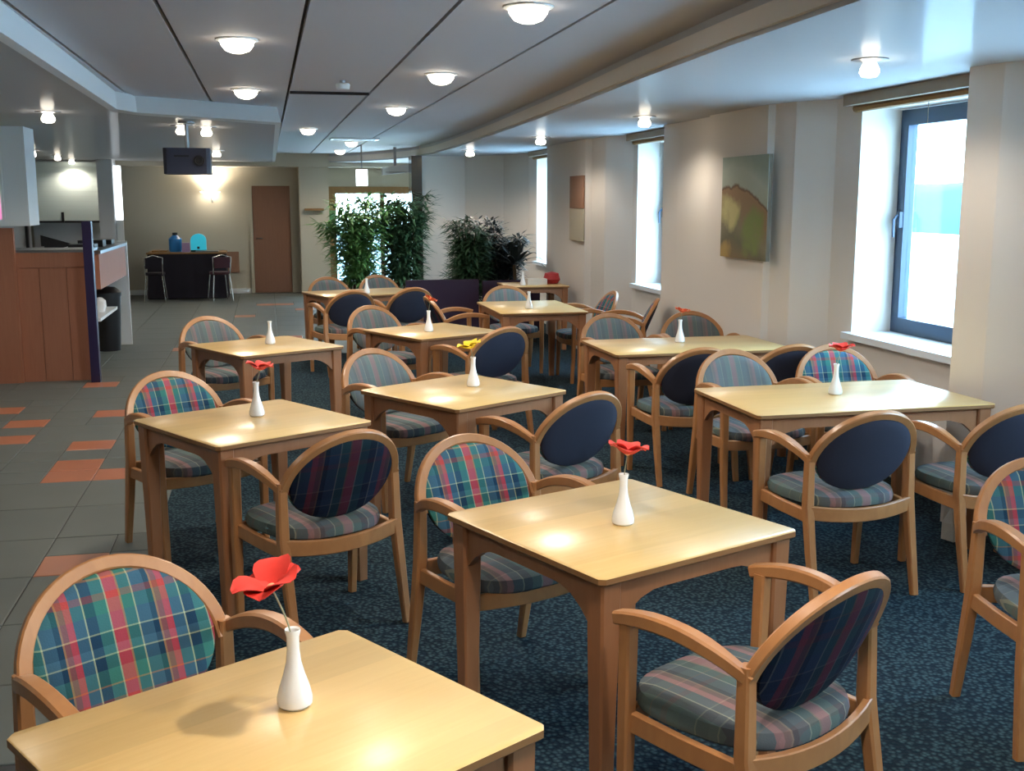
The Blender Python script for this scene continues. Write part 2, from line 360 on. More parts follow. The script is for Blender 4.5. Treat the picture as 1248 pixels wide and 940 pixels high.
# back wall with door and glazed opening
bw = MB(); bw.box(XL, 1.12, YB, 21.15, 0, H2); bw.box(3.0, 3.8, YB, 21.15, 0, H2); bw.box(1.12, 3.0, YB, 21.15, 1.93, H2); bw.box(1.12, 3.0, YB, 21.15, 0, .12)
bw.box(.60, 1.12, YB-.5, YB, 0, H2)
struct('wall_back', bw, M['wall_back'], label='beige far wall')
d = empty('door_1', (.10, YB, 0)); d['kind'] = 'structure'; d['label'] = 'plain brown flush door in the far wall'
MB().box(-.33, .34, -.035, -.001, .01, 1.94).build('door_leaf', M['door'], d, smooth=False)
fb = MB(); fb.box(-.39, -.335, -.05, -.001, 0, 2.0); fb.box(.345, .40, -.05, -.001, 0, 2.0); fb.box(-.335, .345, -.05, -.001, 1.945, 2.0)
fb.build('door_frame', M['wall_back'], d, smooth=False)
MB().sweep([(-.27, -.05, 1.0), (-.27, -.07, 1.0), (-.17, -.07, 1.0)], .018, .018, rnd=True).build('door_handle', M['steel'], d)
g = empty('window_6', (0, 0, 0)); g['kind'] = 'structure'; g['label'] = 'timber framed glazed opening behind the tall plant'
f = MB(); f.box(1.12, 1.27, YB-.06, YB+.06, .12, 1.93); f.box(2.88, 3.0, YB-.06, YB+.06, .12, 1.93); f.box(1.27, 2.88, YB-.06, YB+.06, 1.80, 1.93); f.box(1.27, 2.88, YB-.06, YB+.06, .12, .2); f.box(2.08, 2.16, YB-.05, YB+.05, .2, 1.80)
f.build('window_frame', M['timber'], g, smooth=False)
for a, b in ((1.27, 2.08), (2.16, 2.88)): MB().box(a, b, YB-.005, YB+.005, .2, 1.8).build('pane', M['glass'], g, smooth=False)
bh = MB(); bh.box(XL, 3.7, 20.35, YB, 2.27, H2); struct('trim_1', bh, M['wall_back'], label='low beam along the far wall')
struct('baseboard_back', MB().box(XL, -.30, YB-.02, YB, 0, .09), M['white'])

# left and rear walls
struct('wall_left', MB().box(XL-.15, XL, Y0, 21.15, 0, H2), M['wall_back'])
struct('wall_front', MB().box(XL, 4.06, Y0-.15, Y0, 0, H2+.1), M['wall'])

# ceiling: panels of the raised field with dark shadow gaps
ce = struct('ceiling', MB().box(XL-.15, 4.2, Y0-.15, 21.2, H2+.03, H2+.16), M['gap'], label='grey panelled ceiling')
xs = [-1.6, -1.01, -.41, .20, .81, 1.42, 2.48]
panel_mesh = {}
for k in range(len(xs)-1):
    ys = [Y0, 1.2, 5.0, 12.6, 21.0]
    if k == 3: ys = [Y0, 1.2, 8.7, 13.9, 21.0]
    if k == 2: ys = [Y0, 12.6, 21.0]
    if k == 1: ys = [Y0, 21.0]
    if k >= 4: ys = [Y0, 21.0]
    for a, b in zip(ys, ys[1:]):
        g_ = .010
        MB().box(xs[k]+g_, xs[k+1]-g_, a+g_, b-g_, H2, H2+.035).build('ceiling_panel', M['ceil'], ce, smooth=False)
# right soffit with fascia following a shallow curve
fas = [(1.96, Y0), (1.95, 3.6), (1.97, 4.6), (2.03, 6.0), (2.14, 7.7), (2.23, 9.6), (2.31, 11.6), (2.38, 14.0), (2.40, 16.2), (2.28, 17.6), (2.0, 18.8), (1.6, 19.8), (1.1, 20.4)]
struct('ceiling_soffit', MB().prism(fas+[(1.1, 21.0), (4.06, 21.0), (4.06, Y0)][0:3], H1, H2+.02), M['soffit'], label='lower ceiling band along the windows')
fm = MB(); n = len(fas)
rings = [[(x-.025, y, H1+.02), (x-.025, y, H1+.105), (x+.002, y, H1+.105), (x+.002, y, H1+.02)] for x, y in fas]
fm.loft(rings); struct('trim_2', fm, M['fascia'], label='cream fascia of the window soffit')
# left soffit, cut back around the raised field
ls = [(XL, Y0), (-1.05, Y0), (-1.05, 5.0), (-1.10, 9.0), (-.95, 9.3), (.11, 10.24), (.13, 16.0), (.15, 20.4), (XL, 20.4)]
struct('ceiling_soffit_left', MB().prism(ls, H1, H2+.02), M['soffit'], label='lower grey ceiling over the servery and hall')
lf = ls[1:8]; lo = [(-1.0, Y0), (-1.0, 5.0), (-1.04, 8.80), (-.93, 9.10), (.16, 10.02), (.18, 16.0), (.20, 20.4)]
fm = MB(); fm.loft([[(a[0], a[1], H1-.001), (b[0], b[1], H1+.004), (b[0]-.03, b[1]+.2, H2), (a[0]-.03, a[1]+.2, H2)] for a, b in zip(lf, lo)])
struct('trim_3', fm, M['white'], label='white fascia of the left soffit')

struct('trim_6', MB().box(.21, .80, 8.69, 8.72, H2-.02, H2), M['gap'], label='dark cross joint between two ceiling panels')
# ------------------------------------------------------------------ lights on the ceiling
G1 = 'round flush downlights in the raised ceiling'
for (x, y), lb in zip([(-.11, 5.99), (-.11, 8.65), (.51, 13.25), (1.22, 16.11), (1.24, 18.9), (1.11, 4.73), (1.14, 7.32), (1.16, 10.03), (.54, 2.2), (-.1, .5), (1.15, 1.5)],
    ['bright downlight nearest the left fascia, upper left of the ceiling', 'downlight just behind the left fascia corner, second from the camera in its row', 'small downlight right of the left soffit end, before the ceiling vent',
     'far downlight on the right of the pair near the plants', 'farthest downlight, lower left one of the pair near the plants', 'largest downlight, at the top edge of the picture', 'downlight in the middle of the right row', 'third downlight of the right row, smaller and farther',
     'downlight above the viewpoint', 'downlight behind the viewpoint on the left', 'downlight behind the viewpoint on the right']):
    downlight(x, y, H2, lb, G1, LAMP)
G2 = 'frosted drop lights in the lower ceilings'
for (x, y, k), lb in zip([(-1.57, 9.09, 1.1), (-.70, 10.5, 1.2), (-.50, 10.7, 1.1), (2.80, 4.90, 1.0), (2.97, 8.6, 1.1), (2.86, 11.6, 1.2), (2.70, 14.9, 1.3), (-3.06, 16.4, 1), (-2.98, 17.8, 1), (-3.07, 19.6, 1), (2.75, 1.2, 1), (-.62, 15.8, 1.3), (-2.2, 4.5, 1)],
    ['drop light farthest left, above the servery counter', 'drop light left of the hanging projector', 'drop light right above the hanging projector', 'drop light near the big window, top right', 'drop light before the tall narrow window', 'tapered drop light above the far right table',
     'tapered drop light farthest along the window side', 'leftmost tiny light over the kitchen hatch', 'middle tiny light over the kitchen hatch', 'rightmost tiny light over the kitchen hatch', 'drop light right of the viewpoint', 'drop light just behind the hanging projector', 'drop light left of the viewpoint']):
    drop_light(x, y, H1, lb, G2, LAMP*(.8 if y == 14.9 else .30), k)
t = empty('ceiling_vent', (1.2, 15.3, H2)); tag(t, 'dark slatted air vent in the raised ceiling before the plants', 'vent')
v = MB(); v.box(-.32, .32, -.2, -.16, -.015, 0); v.box(-.32, .32, .16, .2, -.015, 0); v.box(-.32, -.28, -.16, .16, -.015, 0); v.box(.28, .32, -.16, .16, -.015, 0); v.build('frame', M['steel'], t, smooth=False)
for i in range(6): MB().box(-.28, .28, -.13+i*.05, -.11+i*.05, -.012, -.002).build('slat', M['black'], t, smooth=False)
t = empty('ceiling_sensor', (.545, 7.85, H2)); tag(t, 'small clear glass sensor hanging from the middle ceiling panel', 'sensor')
MB().lathe([(.02, 0), (.02, -.03), (.012, -.05)], 14).build('stem', M['steel'], t)
MB().lathe([(.015, -.05), (.045, -.06), (.05, -.03), (.042, -.02)], 16).build('shade', M['white'], t)

# ================================================================== TABLES
def table_top(mb, w, d, t=.022, z=.73, r=.015):
    ring = lambda i, zz: [(x, y, zz) for x, y in (lambda a, b: [(a-r, -b), (a, -b+r), (a, b-r), (a-r, b), (-a+r, b), (-a, b-r), (-a, -b+r), (-a+r, -b)])(w/2-i, d/2-i)]
    mb.loft([ring(.004, z-t), ring(0, z-t+.004), ring(0, z-.003), ring(.003, z)])
def apron_mesh(L, t=.02):
    mb = MB(); N = 14; lo = []
    for i in range(N+1):
        u = -1+2*i/N; x = u*L/2; q = min(1, (1-abs(u))*L/2/.16); lo.append((x, .655-.085*(1-q)**2.2))
    hi = [(x, .708) for x, _ in lo]
    v = []; f = []
    for y in (-t/2, t/2):
        v += [(x, y, z) for x, z in lo]+[(x, y, z) for x, z in hi]
    K = N+1; o = 2*K
    for i in range(N):
        f += [(i, i+1, K+i+1, K+i), (o+i, o+K+i, o+K+i+1, o+i+1), (i, o+i, o+i+1, i+1), (K+i, K+i+1, o+K+i+1, o+K+i)]
    f += [(0, K, o+K, o), (N, o+N, o+K+N, K+N)]
    return mb.add(v, f)
def leg_mb():
    mb = MB(); mb.sweep([(0, 0, 0), (0, 0, .3), (0, 0, .56), (0, 0, .708)], [.046, .056, .066, .07], [.046, .056, .066, .07], (0, 1, 0), ch=.2); return mb
tabproto = {}
def table(x, y, rz, w, d, label, grp='wooden dining tables'):
    key = (w, d)
    if key in tabproto: t = copy_tree(tabproto[key])
    else:
        t = empty('dining_table'); tabproto[key] = t
        mb = MB(); table_top(mb, w, d)
        tp = mb.build('tabletop', [M['top'], M['top_edge']], t)
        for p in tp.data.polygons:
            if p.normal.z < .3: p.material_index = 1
        ix, iy = w/2-.05, d/2-.05; proto = leg_mb().build('leg', M['frame'], t); proto.location = (ix, iy, 0)
        for sx, sy in ((-1, 1), (1, -1), (-1, -1)):
            l = proto.copy(); C.objects.link(l); l.location = (sx*ix, sy*iy, 0)
        for sy in (1, -1):
            a = apron_mesh(w-.16).build('apron', M['frame'], t); a.location = (0, sy*(d/2-.04), 0)
        for sx in (1, -1):
            a = apron_mesh(d-.16).build('apron', M['frame'], t, rz=PI/2); a.location = (sx*(w/2-.04), 0, 0)
    t.location = (x, y, .004); t.rotation_euler = (0, 0, math.radians(rz))
    tag(t, label, 'table', grp); return t
TB = {}
for k, a in dict(
    A=(-.01, 1.955, 31, .75, .66, 'square maple table nearest the camera, cut by the bottom edge, with the big red flower'),
    B=(1.012, 3.11, 23, .76, .76, 'square maple table right of the front one, its near leg reaching the bottom edge'),
    C=(-.09, 4.95, 31, .76, .76, 'square maple table on the left with two plaid chairs and a red flower'),
    D=(.96, 5.53, 32, .76, .76, 'square maple table in the centre with a yellow flower'),
    E=(2.76, 4.96, 1, 1.24, .76, 'long table beside the big window on the right'),
    F=(-.03, 7.56, 29, .76, .76, 'far square table on the left beside the tiled walkway'),
    G=(1.19, 8.17, 27, .76, .76, 'square table behind the yellow-flower table'),
    H=(2.74, 7.0, 1, 1.24, .76, 'long table under the framed landscape picture'),
    I=(2.33, 9.83, 0, .78, 1.14, 'table in front of the dark leafy plants, before the notice board'),
    J=(.98, 11.78, 18, 1.1, .76, 'reddish far table with four chairs before the tall green plant'),
    L=(2.98, 12.45, 0, .7, .7, 'farthest small table below the notice board')).items():
    TB[k] = table(*a)

# ================================================================== CHAIRS
def back_y(x, z): return -.15-.42*(z-.62)+.035*((x/.25)**2-1)
def make_chair():
    t = empty('dining_armchair')
    cw = M['chair_wood']
    for s in (-1, 1):
        MB().sweep([(s*.265, .215, 0), (s*.27, .205, .3), (s*.272, .20, .655)], [.030, .038, .042], [.030, .036, .038], (0, 1, 0)).build('leg', cw, t)
    for s in (-1, 1):
        MB().sweep([(s*.25, -.235, 0), (s*.252, -.19, .22), (s*.252, -.155, .42), (s*.25, -.15, .645)], [.030, .038, .042, .036], [.030, .038, .042, .036], (0, 1, 0)).build('leg', cw, t)
    for s in (-1, 1):      # bowed arms
        p = bez((s*.272, .235, .655), (s*.29, .08, .70), (s*.285, -.06, .685), (s*.252, -.165, .612), 12)
        MB().sweep(p, [.042]*9+[.038, .034, .030, .026], [.034, .036, .038, .04, .04, .04, .04, .04, .038, .036, .034, .032, .03]).build('arm', cw, t)
    # hoop
    pts = []; ups = []
    for i in range(25):
        a = PI*i/24; x = -.245*math.cos(a); z = .60+.218*math.sin(a)**.95
        pts.append((x, back_y(x, z)-.004, z)); ups.append((0, -.92, -.39))
    MB().sweep(pts, .036, .03, ups).build('back_hoop', cw, t)
    # backrest: front pad and rear cover, one outline
    def outline(k):
        r = []
        for i in range(36):
            a = 2*PI*i/36; ca, sa = math.cos(a), math.sin(a)
            x = .222*k*ca*abs(ca)**(-.12 if abs(ca) > .01 else 0)
            z = .635+(.168 if sa > 0 else .165)*k*sa
            r.append((x, z))
        return r
    def shell(y0, y1, bulge):
        mb = MB(); rings = []
        for k, dy in ((1.0, y0), (1.0, y1), (.94, y1+bulge*.5), (.75, y1+bulge*.85), (.45, y1+bulge), (.15, y1+bulge)):
            rings.append([(x, back_y(x, z)+dy, z) for x, z in outline(k)])
        mb.loft(rings); return mb
    shell(-.002, .012, .022).build('backrest_pad', M['plaid_back'], t)
    shell(-.002, -.014, -.012).build('backrest_cover', M['back_dark'], t)
    # seat
    def so(k, dz=0):
        r = []
        for i in range(36):
            a = 2*PI*i/36; ca, sa = math.cos(a), math.sin(a)
            x = .245*k*math.copysign(abs(ca)**.62, ca); y = .04+.235*k*math.copysign(abs(sa)**.75, sa)
            x *= 1+.10*(y-.04)/.235
            r.append((x, y))
        return r
    mb = MB(); rings = []
    for k, z in ((.93, .400), (1.0, .412), (1.015, .432), (.985, .452), (.85, .464), (.5, .470), (.15, .471)):
        rings.append([(x, y, z) for x, y in so(k)])
    mb.loft(rings); mb.build('seat', M['plaid_seat'], t)
    # frame rails
    for s in (-1, 1):
        MB().sweep([(s*.262, .20, .385), (s*.258, .02, .378), (s*.25, -.16, .375)], .022, .055).build('rail', cw, t)
    fr = [(x, .205+.045*(1-(x/.26)**2), .382) for x in [-.26+.052*i for i in range(11)]]
    MB().sweep(fr, .022, .055).build('rail', cw, t)
    rr = [(x, -.165-.035*(1-(x/.25)**2), .395-.02*(1-(x/.25)**2)) for x in [-.25+.05*i for i in range(11)]]
    MB().sweep(rr, .022, .06).build('rail', cw, t)
    return t
ch0 = make_chair(); first = [True]
ch_navy = None
def chair(x, y, phi, label, group='wooden armchairs at the tables', dark=False, grey=False):
    """phi: the way the chair faces, degrees from +X"""
    if first[0]: t = ch0; first[0] = False
    else: t = copy_tree(ch0)
    t.location = (x, y, .004); t.rotation_euler = (0, 0, math.radians(phi-90))
    for c in t.children:
        if dark and c.name.startswith('backrest_cover'):
            if 'navy' not in tile_mesh:
                me = c.data.copy(); me.materials[0] = M['navy']; tile_mesh['navy'] = me
            c.data = tile_mesh['navy']
        if grey and c.name.startswith('backrest_pad'):
            if 'greypad' not in tile_mesh:
                me = c.data.copy(); me.materials[0] = M['plaid_grey']; tile_mesh['greypad'] = me
            c.data = tile_mesh['greypad']
    tag(t, label, 'chair', group); return t
def at(key, side_deg, dist, lat=0):
    """beside table `key`: outward direction side_deg, centre at dist from the table centre"""
    o = TB[key].location; a = math.radians(side_deg)
    return o.x+dist*math.cos(a)-lat*math.sin(a), o.y+dist*math.sin(a)+lat*math.cos(a)
def chair_at(key, side, dist, lat, label, turn=0, dark=False, grey=False):
    x, y = at(key, side, dist, lat); return chair(x, y, side+180+turn, label, dark=dark, grey=grey)
chair_at('A', 121, .62, -.06, 'plaid-backed armchair nearest the camera, at the left end of the front table')
chair_at('B', 113, .65, -.03, 'armchair with bright plaid back facing the camera behind the second table')
chair_at('B', -67, .66, -.09, 'armchair at the front right seen from behind with its striped seat in view', turn=5)
chair_at('C', -59, .63, -.07, 'armchair with dark plaid back, drawn up to the near side of the left table', turn=-4)
chair_at('E', -89, .63, -.35, 'armchair seen from behind at the near side of the window table, left of two', turn=5, dark=True)
chair_at('D', -58, .64, .01, 'armchair with plain navy back at the centre table, behind the red flower', turn=-6, dark=True)
chair_at('C', 121, .69, -.06, 'armchair with vertical-striped plaid back at the left table, facing the camera')
chair_at('F', 119, .80, -.09, 'armchair at the far left table beside the tiled walkway', grey=True)
chair_at('D', 122, .72, -.14, 'grey-backed armchair with round seat at the left of the centre table', grey=True)
chair_at('G', 117, .76, -.08, 'armchair facing the camera at the left of the table behind the yellow flower', grey=True)
chair(2.55, 7.82, -85, 'armchair at the left of the far side of the long table under the picture', grey=True)
chair(2.63, 5.70, -85, 'armchair at the left of the far side of the window table, facing the camera', grey=True)
chair(2.48, 6.34, 93, 'dark-backed armchair at the near side of the long table under the picture, left of two', dark=True)
chair(3.18, 7.86, -95, 'armchair below the landscape picture, behind the small orange-red flower', grey=True)
chair(3.10, 6.36, 90, 'navy-backed armchair between the two long tables, right of two with backs turned', dark=True)
chair(3.27, 5.76, -92, 'armchair in the corner under the big window, behind the window table')
chair(3.17, 4.34, 92, 'armchair cut by the right edge, at the near side of the window table', dark=True)
chair(2.49, 2.93, -98, 'armchair at the bottom right edge, facing the camera, standing free')
chair_at('G', -63, .62, 0, 'navy-backed armchair just behind the yellow flower', dark=True)
chair(.72, 10.98, 108, 'dark-backed armchair on the left of the near side of the reddish far table', dark=True)
chair(1.33, 11.20, 108, 'dark-backed armchair on the right of the near side of the reddish far table', dark=True)
chair(.72, 12.40, -72, 'farthest armchair on the left, behind the reddish far table', grey=True)
chair(1.30, 12.62, -72, 'armchair behind the reddish far table, in front of the tall green plant', grey=True)
chair(2.34, 10.72, -90, 'armchair behind the table before the dark plants, facing the camera', grey=True)
chair(2.95, 10.10, 180, 'armchair seen edge-on at the right of the table before the dark plants')
chair(3.10, 9.36, 160, 'armchair turned side-on by the tall narrow window', dark=True)
chair(1.66, 9.95, 5, 'armchair seen edge-on left of the table before the dark plants')

# ================================================================== VASES AND FLOWERS
def vase(x, y, label, h=.155):
    p = [(.001, 0), (.028, 0), (.034, .006), (.034, .02), (.029, .04), (.021, .065), (.0145, .09), (.012, .115), (.0125, .14), (.0155, .152), (.015, .155), (.0115, .152), (.010, .13), (.010, .10), (.001, .098)]
    o = MB().lathe(p, 22).build('bud_vase', M['vase']); o.location = (x, y, .7345)
    return tag(o, label, 'vase', 'white bud vases on the tables')
def petal(mb, ang, L, w, rise, curl):
    rows = []; N = 5
    for i in range(N+1):
        u = i/N; r = .006+L*u; z = rise*math.sin(u*PI*.5)-curl*u*u; ww = w*math.sin(PI*min(1, .12+u*.80))**.7*(1 if u < 1 else .55)
        row = []
        for k in (-1, -.4, .4, 1):
            a = k*ww; zz = z+.25*ww*(k*k)+random.uniform(-.0015, .0015)
            row.append((r*math.cos(ang)-a*math.sin(ang), r*math.sin(ang)+a*math.cos(ang), zz))
        rows.append(row)
    v = []; f = []
    for off in (0, .0014):
        for row in rows: v += [(p[0], p[1], p[2]-off) for p in row]
    K = 4; T = (N+1)*K
    for i in range(N):
        for k in range(3):
            a = i*K+k; f.append((a, a+1, a+K+1, a+K)); f.append((T+a, T+a+K, T+a+K+1, T+a+1))
        f.append((i*K, (i+1)*K, T+(i+1)*K, T+i*K)); f.append((i*K+3, T+i*K+3, T+(i+1)*K+3, (i+1)*K+3))
    for k in range(3): f.append((k, T+k, T+k+1, k+1)); f.append((N*K+k, N*K+k+1, T+N*K+k+1, T+N*K+k))
    mb.add(v, f)
def flower(x, y, dx, dy, hz, label, m, size=1.0, tilt=(0, 0)):
    """stem stands in the vase at x,y; head at an offset"""
    t = empty('silk_flower', (x, y, .85)); tag(t, label, 'flower', 'single flowers in the vases')
    top = hz-.85
    MB().sweep(bez((0, 0, -.01), (0, 0, top*.4), (dx*.6, dy*.6, top*.7), (dx, dy, top), 8), .0035, .0035, (0, 1, 0), rnd=True).build('stem', M['stem'], t)
    R = Matrix.Rotation(tilt[0], 4, 'Y') @ Matrix.Rotation(tilt[1], 4, 'X')
    for i in range(6):
        mb = MB(); petal(mb, i*PI/3+.2, (.060 if i % 2 else .052)*size, .036*size, (.036 if i % 2 else .024)*size, .010*size)
        o = mb.build('petal', m, t); o.location = (dx, dy, top); o.rotation_euler = R.to_euler()
    o = MB().lathe([(.001, -.006), (.009*size, -.002), (.010*size, .004), (.006*size, .010), (.001, .012)], 12).build('flower_centre', M['petal_pale'], t); o.location = (dx, dy, top); o.rotation_euler = R.to_euler()
vase(.022, 2.055, 'white bud vase on the front table at the bottom left')
flower(.022, 2.055, -.035, .0, .972, 'large red flower leaning over the vase on the front table', M['petal_red'], 1.08, (-.3, .12))
vase(-.07, 5.05, 'white bud vase on the left table, under the red flower')
flower(-.07, 5.05, .022, 0, .945, 'red flower above the left table', M['petal_red'], 1.0, (.1, .0))
vase(1.02, 3.08, 'white bud vase on the second table from the front')
flower(1.02, 3.08, .010, 0, .950, 'red flower above the second table, before the navy-backed chair', M['petal_red'], 1.0, (.15, -.05))
vase(1.03, 5.63, 'white bud vase under the yellow flower')
flower(1.03, 5.63, -.012, 0, .935, 'yellow flower on the centre table', M['petal_yellow'], 1.05, (-.25, 0))
vase(2.76, 5.0, 'white bud vase on the window table')
flower(2.76, 5.0, .02, 0, .955, 'dark red flower above the window table, before the corner chair', M['petal_red'], 1.05, (0, 0))
vase(2.74, 7.11, 'white bud vase on the long table under the picture')
flower(2.74, 7.11, .01, 0, .940, 'small orange-red flower before the wall under the landscape picture', M['petal_orange'], .85, (.2, 0))
vase(1.15, 8.10, 'white bud vase on the table behind the yellow flower')
flower(1.15, 8.10, .012, 0, .965, 'orange flower above the table behind the yellow flower', M['petal_orange'], .8, (.5, 0))
vase(0.0, 7.62, 'white bud vase on the far left table by the walkway')
vase(2.27, 9.62, 'white bud vase on the table before the dark plants')
vase(1.0, 11.6, 'white bud vase on the reddish far table')
vase(2.83, 12.3, 'white bud vase on the farthest table below the notice board')

# ================================================================== WALL THINGS
def art_mat():
    m = bpy.data.materials.new('landscape_painting'); m.use_nodes = True; n = m.node_tree; b = n.nodes['Principled BSDF']
    t = n.nodes.new('ShaderNodeTexCoord'); s = n.nodes.new('ShaderNodeSeparateXYZ'); n.links.new(t.outputs['Object'], s.inputs[0])
    def N_(op, a, b=None, c=None):
        q = n.nodes.new('ShaderNodeMath'); q.operation = op
        for k, v in enumerate((a, b, c)):
            if v is None: continue
            if isinstance(v, (int, float)): q.inputs[k].default_value = v
            else: n.links.new(v, q.inputs[k])
        return q.outputs[0]
    nz = n.nodes.new('ShaderNodeTexNoise'); nz.inputs['Scale'].default_value = 7.0; nz.inputs['Detail'].default_value = 7; n.links.new(t.outputs['Object'], nz.inputs[0])
    yy, zz = s.outputs['Y'], s.outputs['Z']
    # ridge: high on the far (left) side, falling to the near (right) side
    ridge = N_('SUBTRACT', .17, N_('MULTIPLY', N_('POWER', N_('ABSOLUTE', N_('SUBTRACT', yy, .20)), 1.6), .42))
    d1 = N_('ADD', N_('SUBTRACT', zz, ridge), N_('MULTIPLY', N_('SUBTRACT', nz.outputs['Fac'], .5), .10))
    r = n.nodes.new('ShaderNodeValToRGB'); e = r.color_ramp.elements
    e[0].position = 0; e[0].color = srgb(128, 106, 72); e[1].position = 1; e[1].color = srgb(150, 166, 156)
    for p, c in ((.2, (104, 98, 78)), (.33, (128, 120, 96)), (.5, (142, 116, 86)), (.655, (150, 118, 84)), (.675, (104, 74, 50)), (.70, (166, 172, 156)), (.85, (176, 184, 170))):
        q = e.new(p); q.color = srgb(*c)
    mr = n.nodes.new('ShaderNodeMapRange'); mr.inputs[1].default_value = -.55; mr.inputs[2].default_value = .25; n.links.new(d1, mr.inputs[0]); n.links.new(mr.outputs[0], r.inputs[0])
    def blob(cy, cz, ry, rz, col, prev):
        a = N_('DIVIDE', N_('SUBTRACT', yy, cy), ry); b2 = N_('DIVIDE', N_('SUBTRACT', zz, cz), rz)
        q = N_('ADD', N_('ADD', N_('MULTIPLY', a, a), N_('MULTIPLY', b2, b2)), N_('MULTIPLY', N_('SUBTRACT', nz.outputs['Fac'], .5), 4.5))
        w = n.nodes.new('ShaderNodeMapRange'); w.inputs[1].default_value = .2; w.inputs[2].default_value = 1.6; w.inputs[3].default_value = .9; w.inputs[4].default_value = 0; n.links.new(q, w.inputs[0])
        m_ = n.nodes.new('ShaderNodeMix'); m_.data_type = 'RGBA'; n.links.new(w.outputs[0], m_.inputs[0]); n.links.new(prev, m_.inputs[6]); m_.inputs[7].default_value = srgb(*col); return m_.outputs[2]
    c_ = blob(.24, -.03, .16, .12, (198, 188, 128), r.outputs[0])
    c_ = blob(-.14, -.17, .22, .14, (122, 136, 72), c_)
    c_ = blob(.30, -.34, .10, .08, (178, 146, 84), c_)
    n.links.new(c_, b.inputs['Base Color']); b.inputs['Roughness'].default_value = .7; return m
t = empty('wall_painting', (3.435, 7.62, 1.64), 0); tag(t, 'unframed landscape painting of brown and green hills on the right wall', 'picture')
MB().box(-.03, -.004, -.40, .40, -.37, .37).build('stretcher', M['canvas_side'], t, smooth=False)
MB().box(-.034, -.0305, -.40, .40, -.37, .37).build('canvas', art_mat(), t, smooth=False)
t = empty('notice_board', (3.435, 12.0, 1.6)); tag(t, 'brown notice over a paler panel on the wall past the narrow window', 'notice')
MB().box(-.02, 0, -.1, .45, 0, .36).build('brown_sheet', M['notice'], t, smooth=False); MB().box(-.02, 0, -.1, .45, -.36, -.005).build('pale_sheet', M['notice_pale'], t, smooth=False)
# far wall
t = empty('wall_uplighter', (-.95, YB, 1.80)); tag(t, 'white wall uplighter glowing on the far wall', 'lamp')
MB().sweep([(.02, 0, -.14), (.02, -.05, -.12), (-.0, -.09, -.02)], .03, .03, (1, 0, 0), rnd=True).build('bracket', M['white'], t)
b_ = MB().lathe([(.03, -.05), (.10, -.01), (.17, .03), (.165, .035), (.09, .0), (.001, -.01)], 22).build('bowl', M['glow'], t); b_.location = (0, -.18, 0)
l = bpy.data.lights.new('lamp_light', 'SPOT'); l.energy = 60; l.color = WARM; l.spot_size = math.radians(150); l.spot_blend = .8; l.shadow_soft_size = .06
o = bpy.data.objects.new('lamp_light', l); C.objects.link(o); o.parent = t; o.location = (0, -.18, .06); o.rotation_euler = (PI, 0, 0)
tag(MB().box(-.80, -.50, YB-.02, YB, .38, .76).build('wall_panel', M['notice'], smooth=False), 'small square brown panel on the far wall right of the black table', 'panel')
o = MB().box(-2.0, -.72, 19.9, 20.6, .06, .80); 
t = empty('display_table', (-1.35, 20.2, 0)); tag(t, 'table draped to the floor in black cloth against the far wall', 'table')
MB().box(-.66, .66, -.36, .36, .775, .80).build('tabletop', M['timber'], t, smooth=False)
c_ = MB(); rr_ = []
for z, k in ((.015, 1.03), (.3, 1.015), (.6, 1.0), (.774, .99)):
    ring = []
    for i in range(80):
        a = i/80; per = a*4; s_ = int(per); u = per-s_; w_, d_ = .65*k, .35*k; wob = .012*math.sin(a*2*PI*26)*(1-z)
        x, y = [(-w_+2*w_*u, -d_-wob), (w_+wob, -d_+2*d_*u), (w_-2*w_*u, d_+wob), (-w_-wob, d_-2*d_*u)][s_]
        ring.append((x, y, z))
    rr_.append(ring)
c_.loft(rr_); c_.build('table_cloth', M['cloth_black'], t)
def stool(x, y, label, m, rz):
    t = empty('bar_stool', (x, y, 0), rz); tag(t, label, 'stool', 'dark chairs at the black table')
    MB().lathe([(.001, .44), (.15, .44), (.17, .46), (.165, .49), (.001, .50)], 18).build('seat', m, t)
    for s in (-1, 1):
        for q in (-1, 1): MB().sweep([(s*.17, q*.17, 0), (s*.13, q*.13, .44)], .02, .02, (0, 1, 0), rnd=True).build('leg', M['chrome'], t)
    MB().sweep([(-.14, .14, .46), (-.15, .18, .74), (0, .2, .78), (.15, .18, .74), (.14, .14, .46)], .02, .02, (0, 1, 0), rnd=True).build('back_frame', M['chrome'], t)
    MB().box(-.13, .13, .165, .19, .56, .74).build('backrest', m, t, smooth=False)
stool(-1.85, 19.5, 'dark chair with chrome frame at the left of the black table', M['cloth_black'], PI)
stool(-.80, 19.5, 'maroon chair with chrome legs at the right of the black table', mat('maroon', srgb(60, 24, 40), .7), PI+.3)
t = empty('water_bottle', (-1.55, 20.2, .80)); tag(t, 'deep blue water container on the black table', 'container')
MB().lathe([(.001, 0), (.10, 0), (.11, .05), (.11, .22), (.06, .27), (.04, .29)], 20).build('body', M['blue_plastic'], t); MB().lathe([(.045, .28), (.045, .33), (.001, .335)], 16).build('cap', M['black'], t)
t = empty('drink_dispenser', (-1.16, 20.2, .80)); tag(t, 'bright cyan rounded drinks dispenser on the black table', 'dispenser')
MB().loft([[(x*.13, y*.09, z) for x, y in ((-1, -1), (1, -1), (1, 1), (-1, 1))] for z in (0, .03)]).build('base', M['black'], t)
v_ = MB(); pr = [(-.13, .03), (.13, .03), (.13, .20)]+[(.13*math.cos(a*PI/8), .20+.11*math.sin(a*PI/8)) for a in range(1, 8)]+[(-.13, .20)]
v_.loft([[(x, y, z) for x, z in pr] for y in (-.09, .09)]); v_.build('tank', M['cyan_plastic_glow'], t); MB().box(-.02, .02, -.13, -.085, .05, .09).build('tap', M['black'], t)
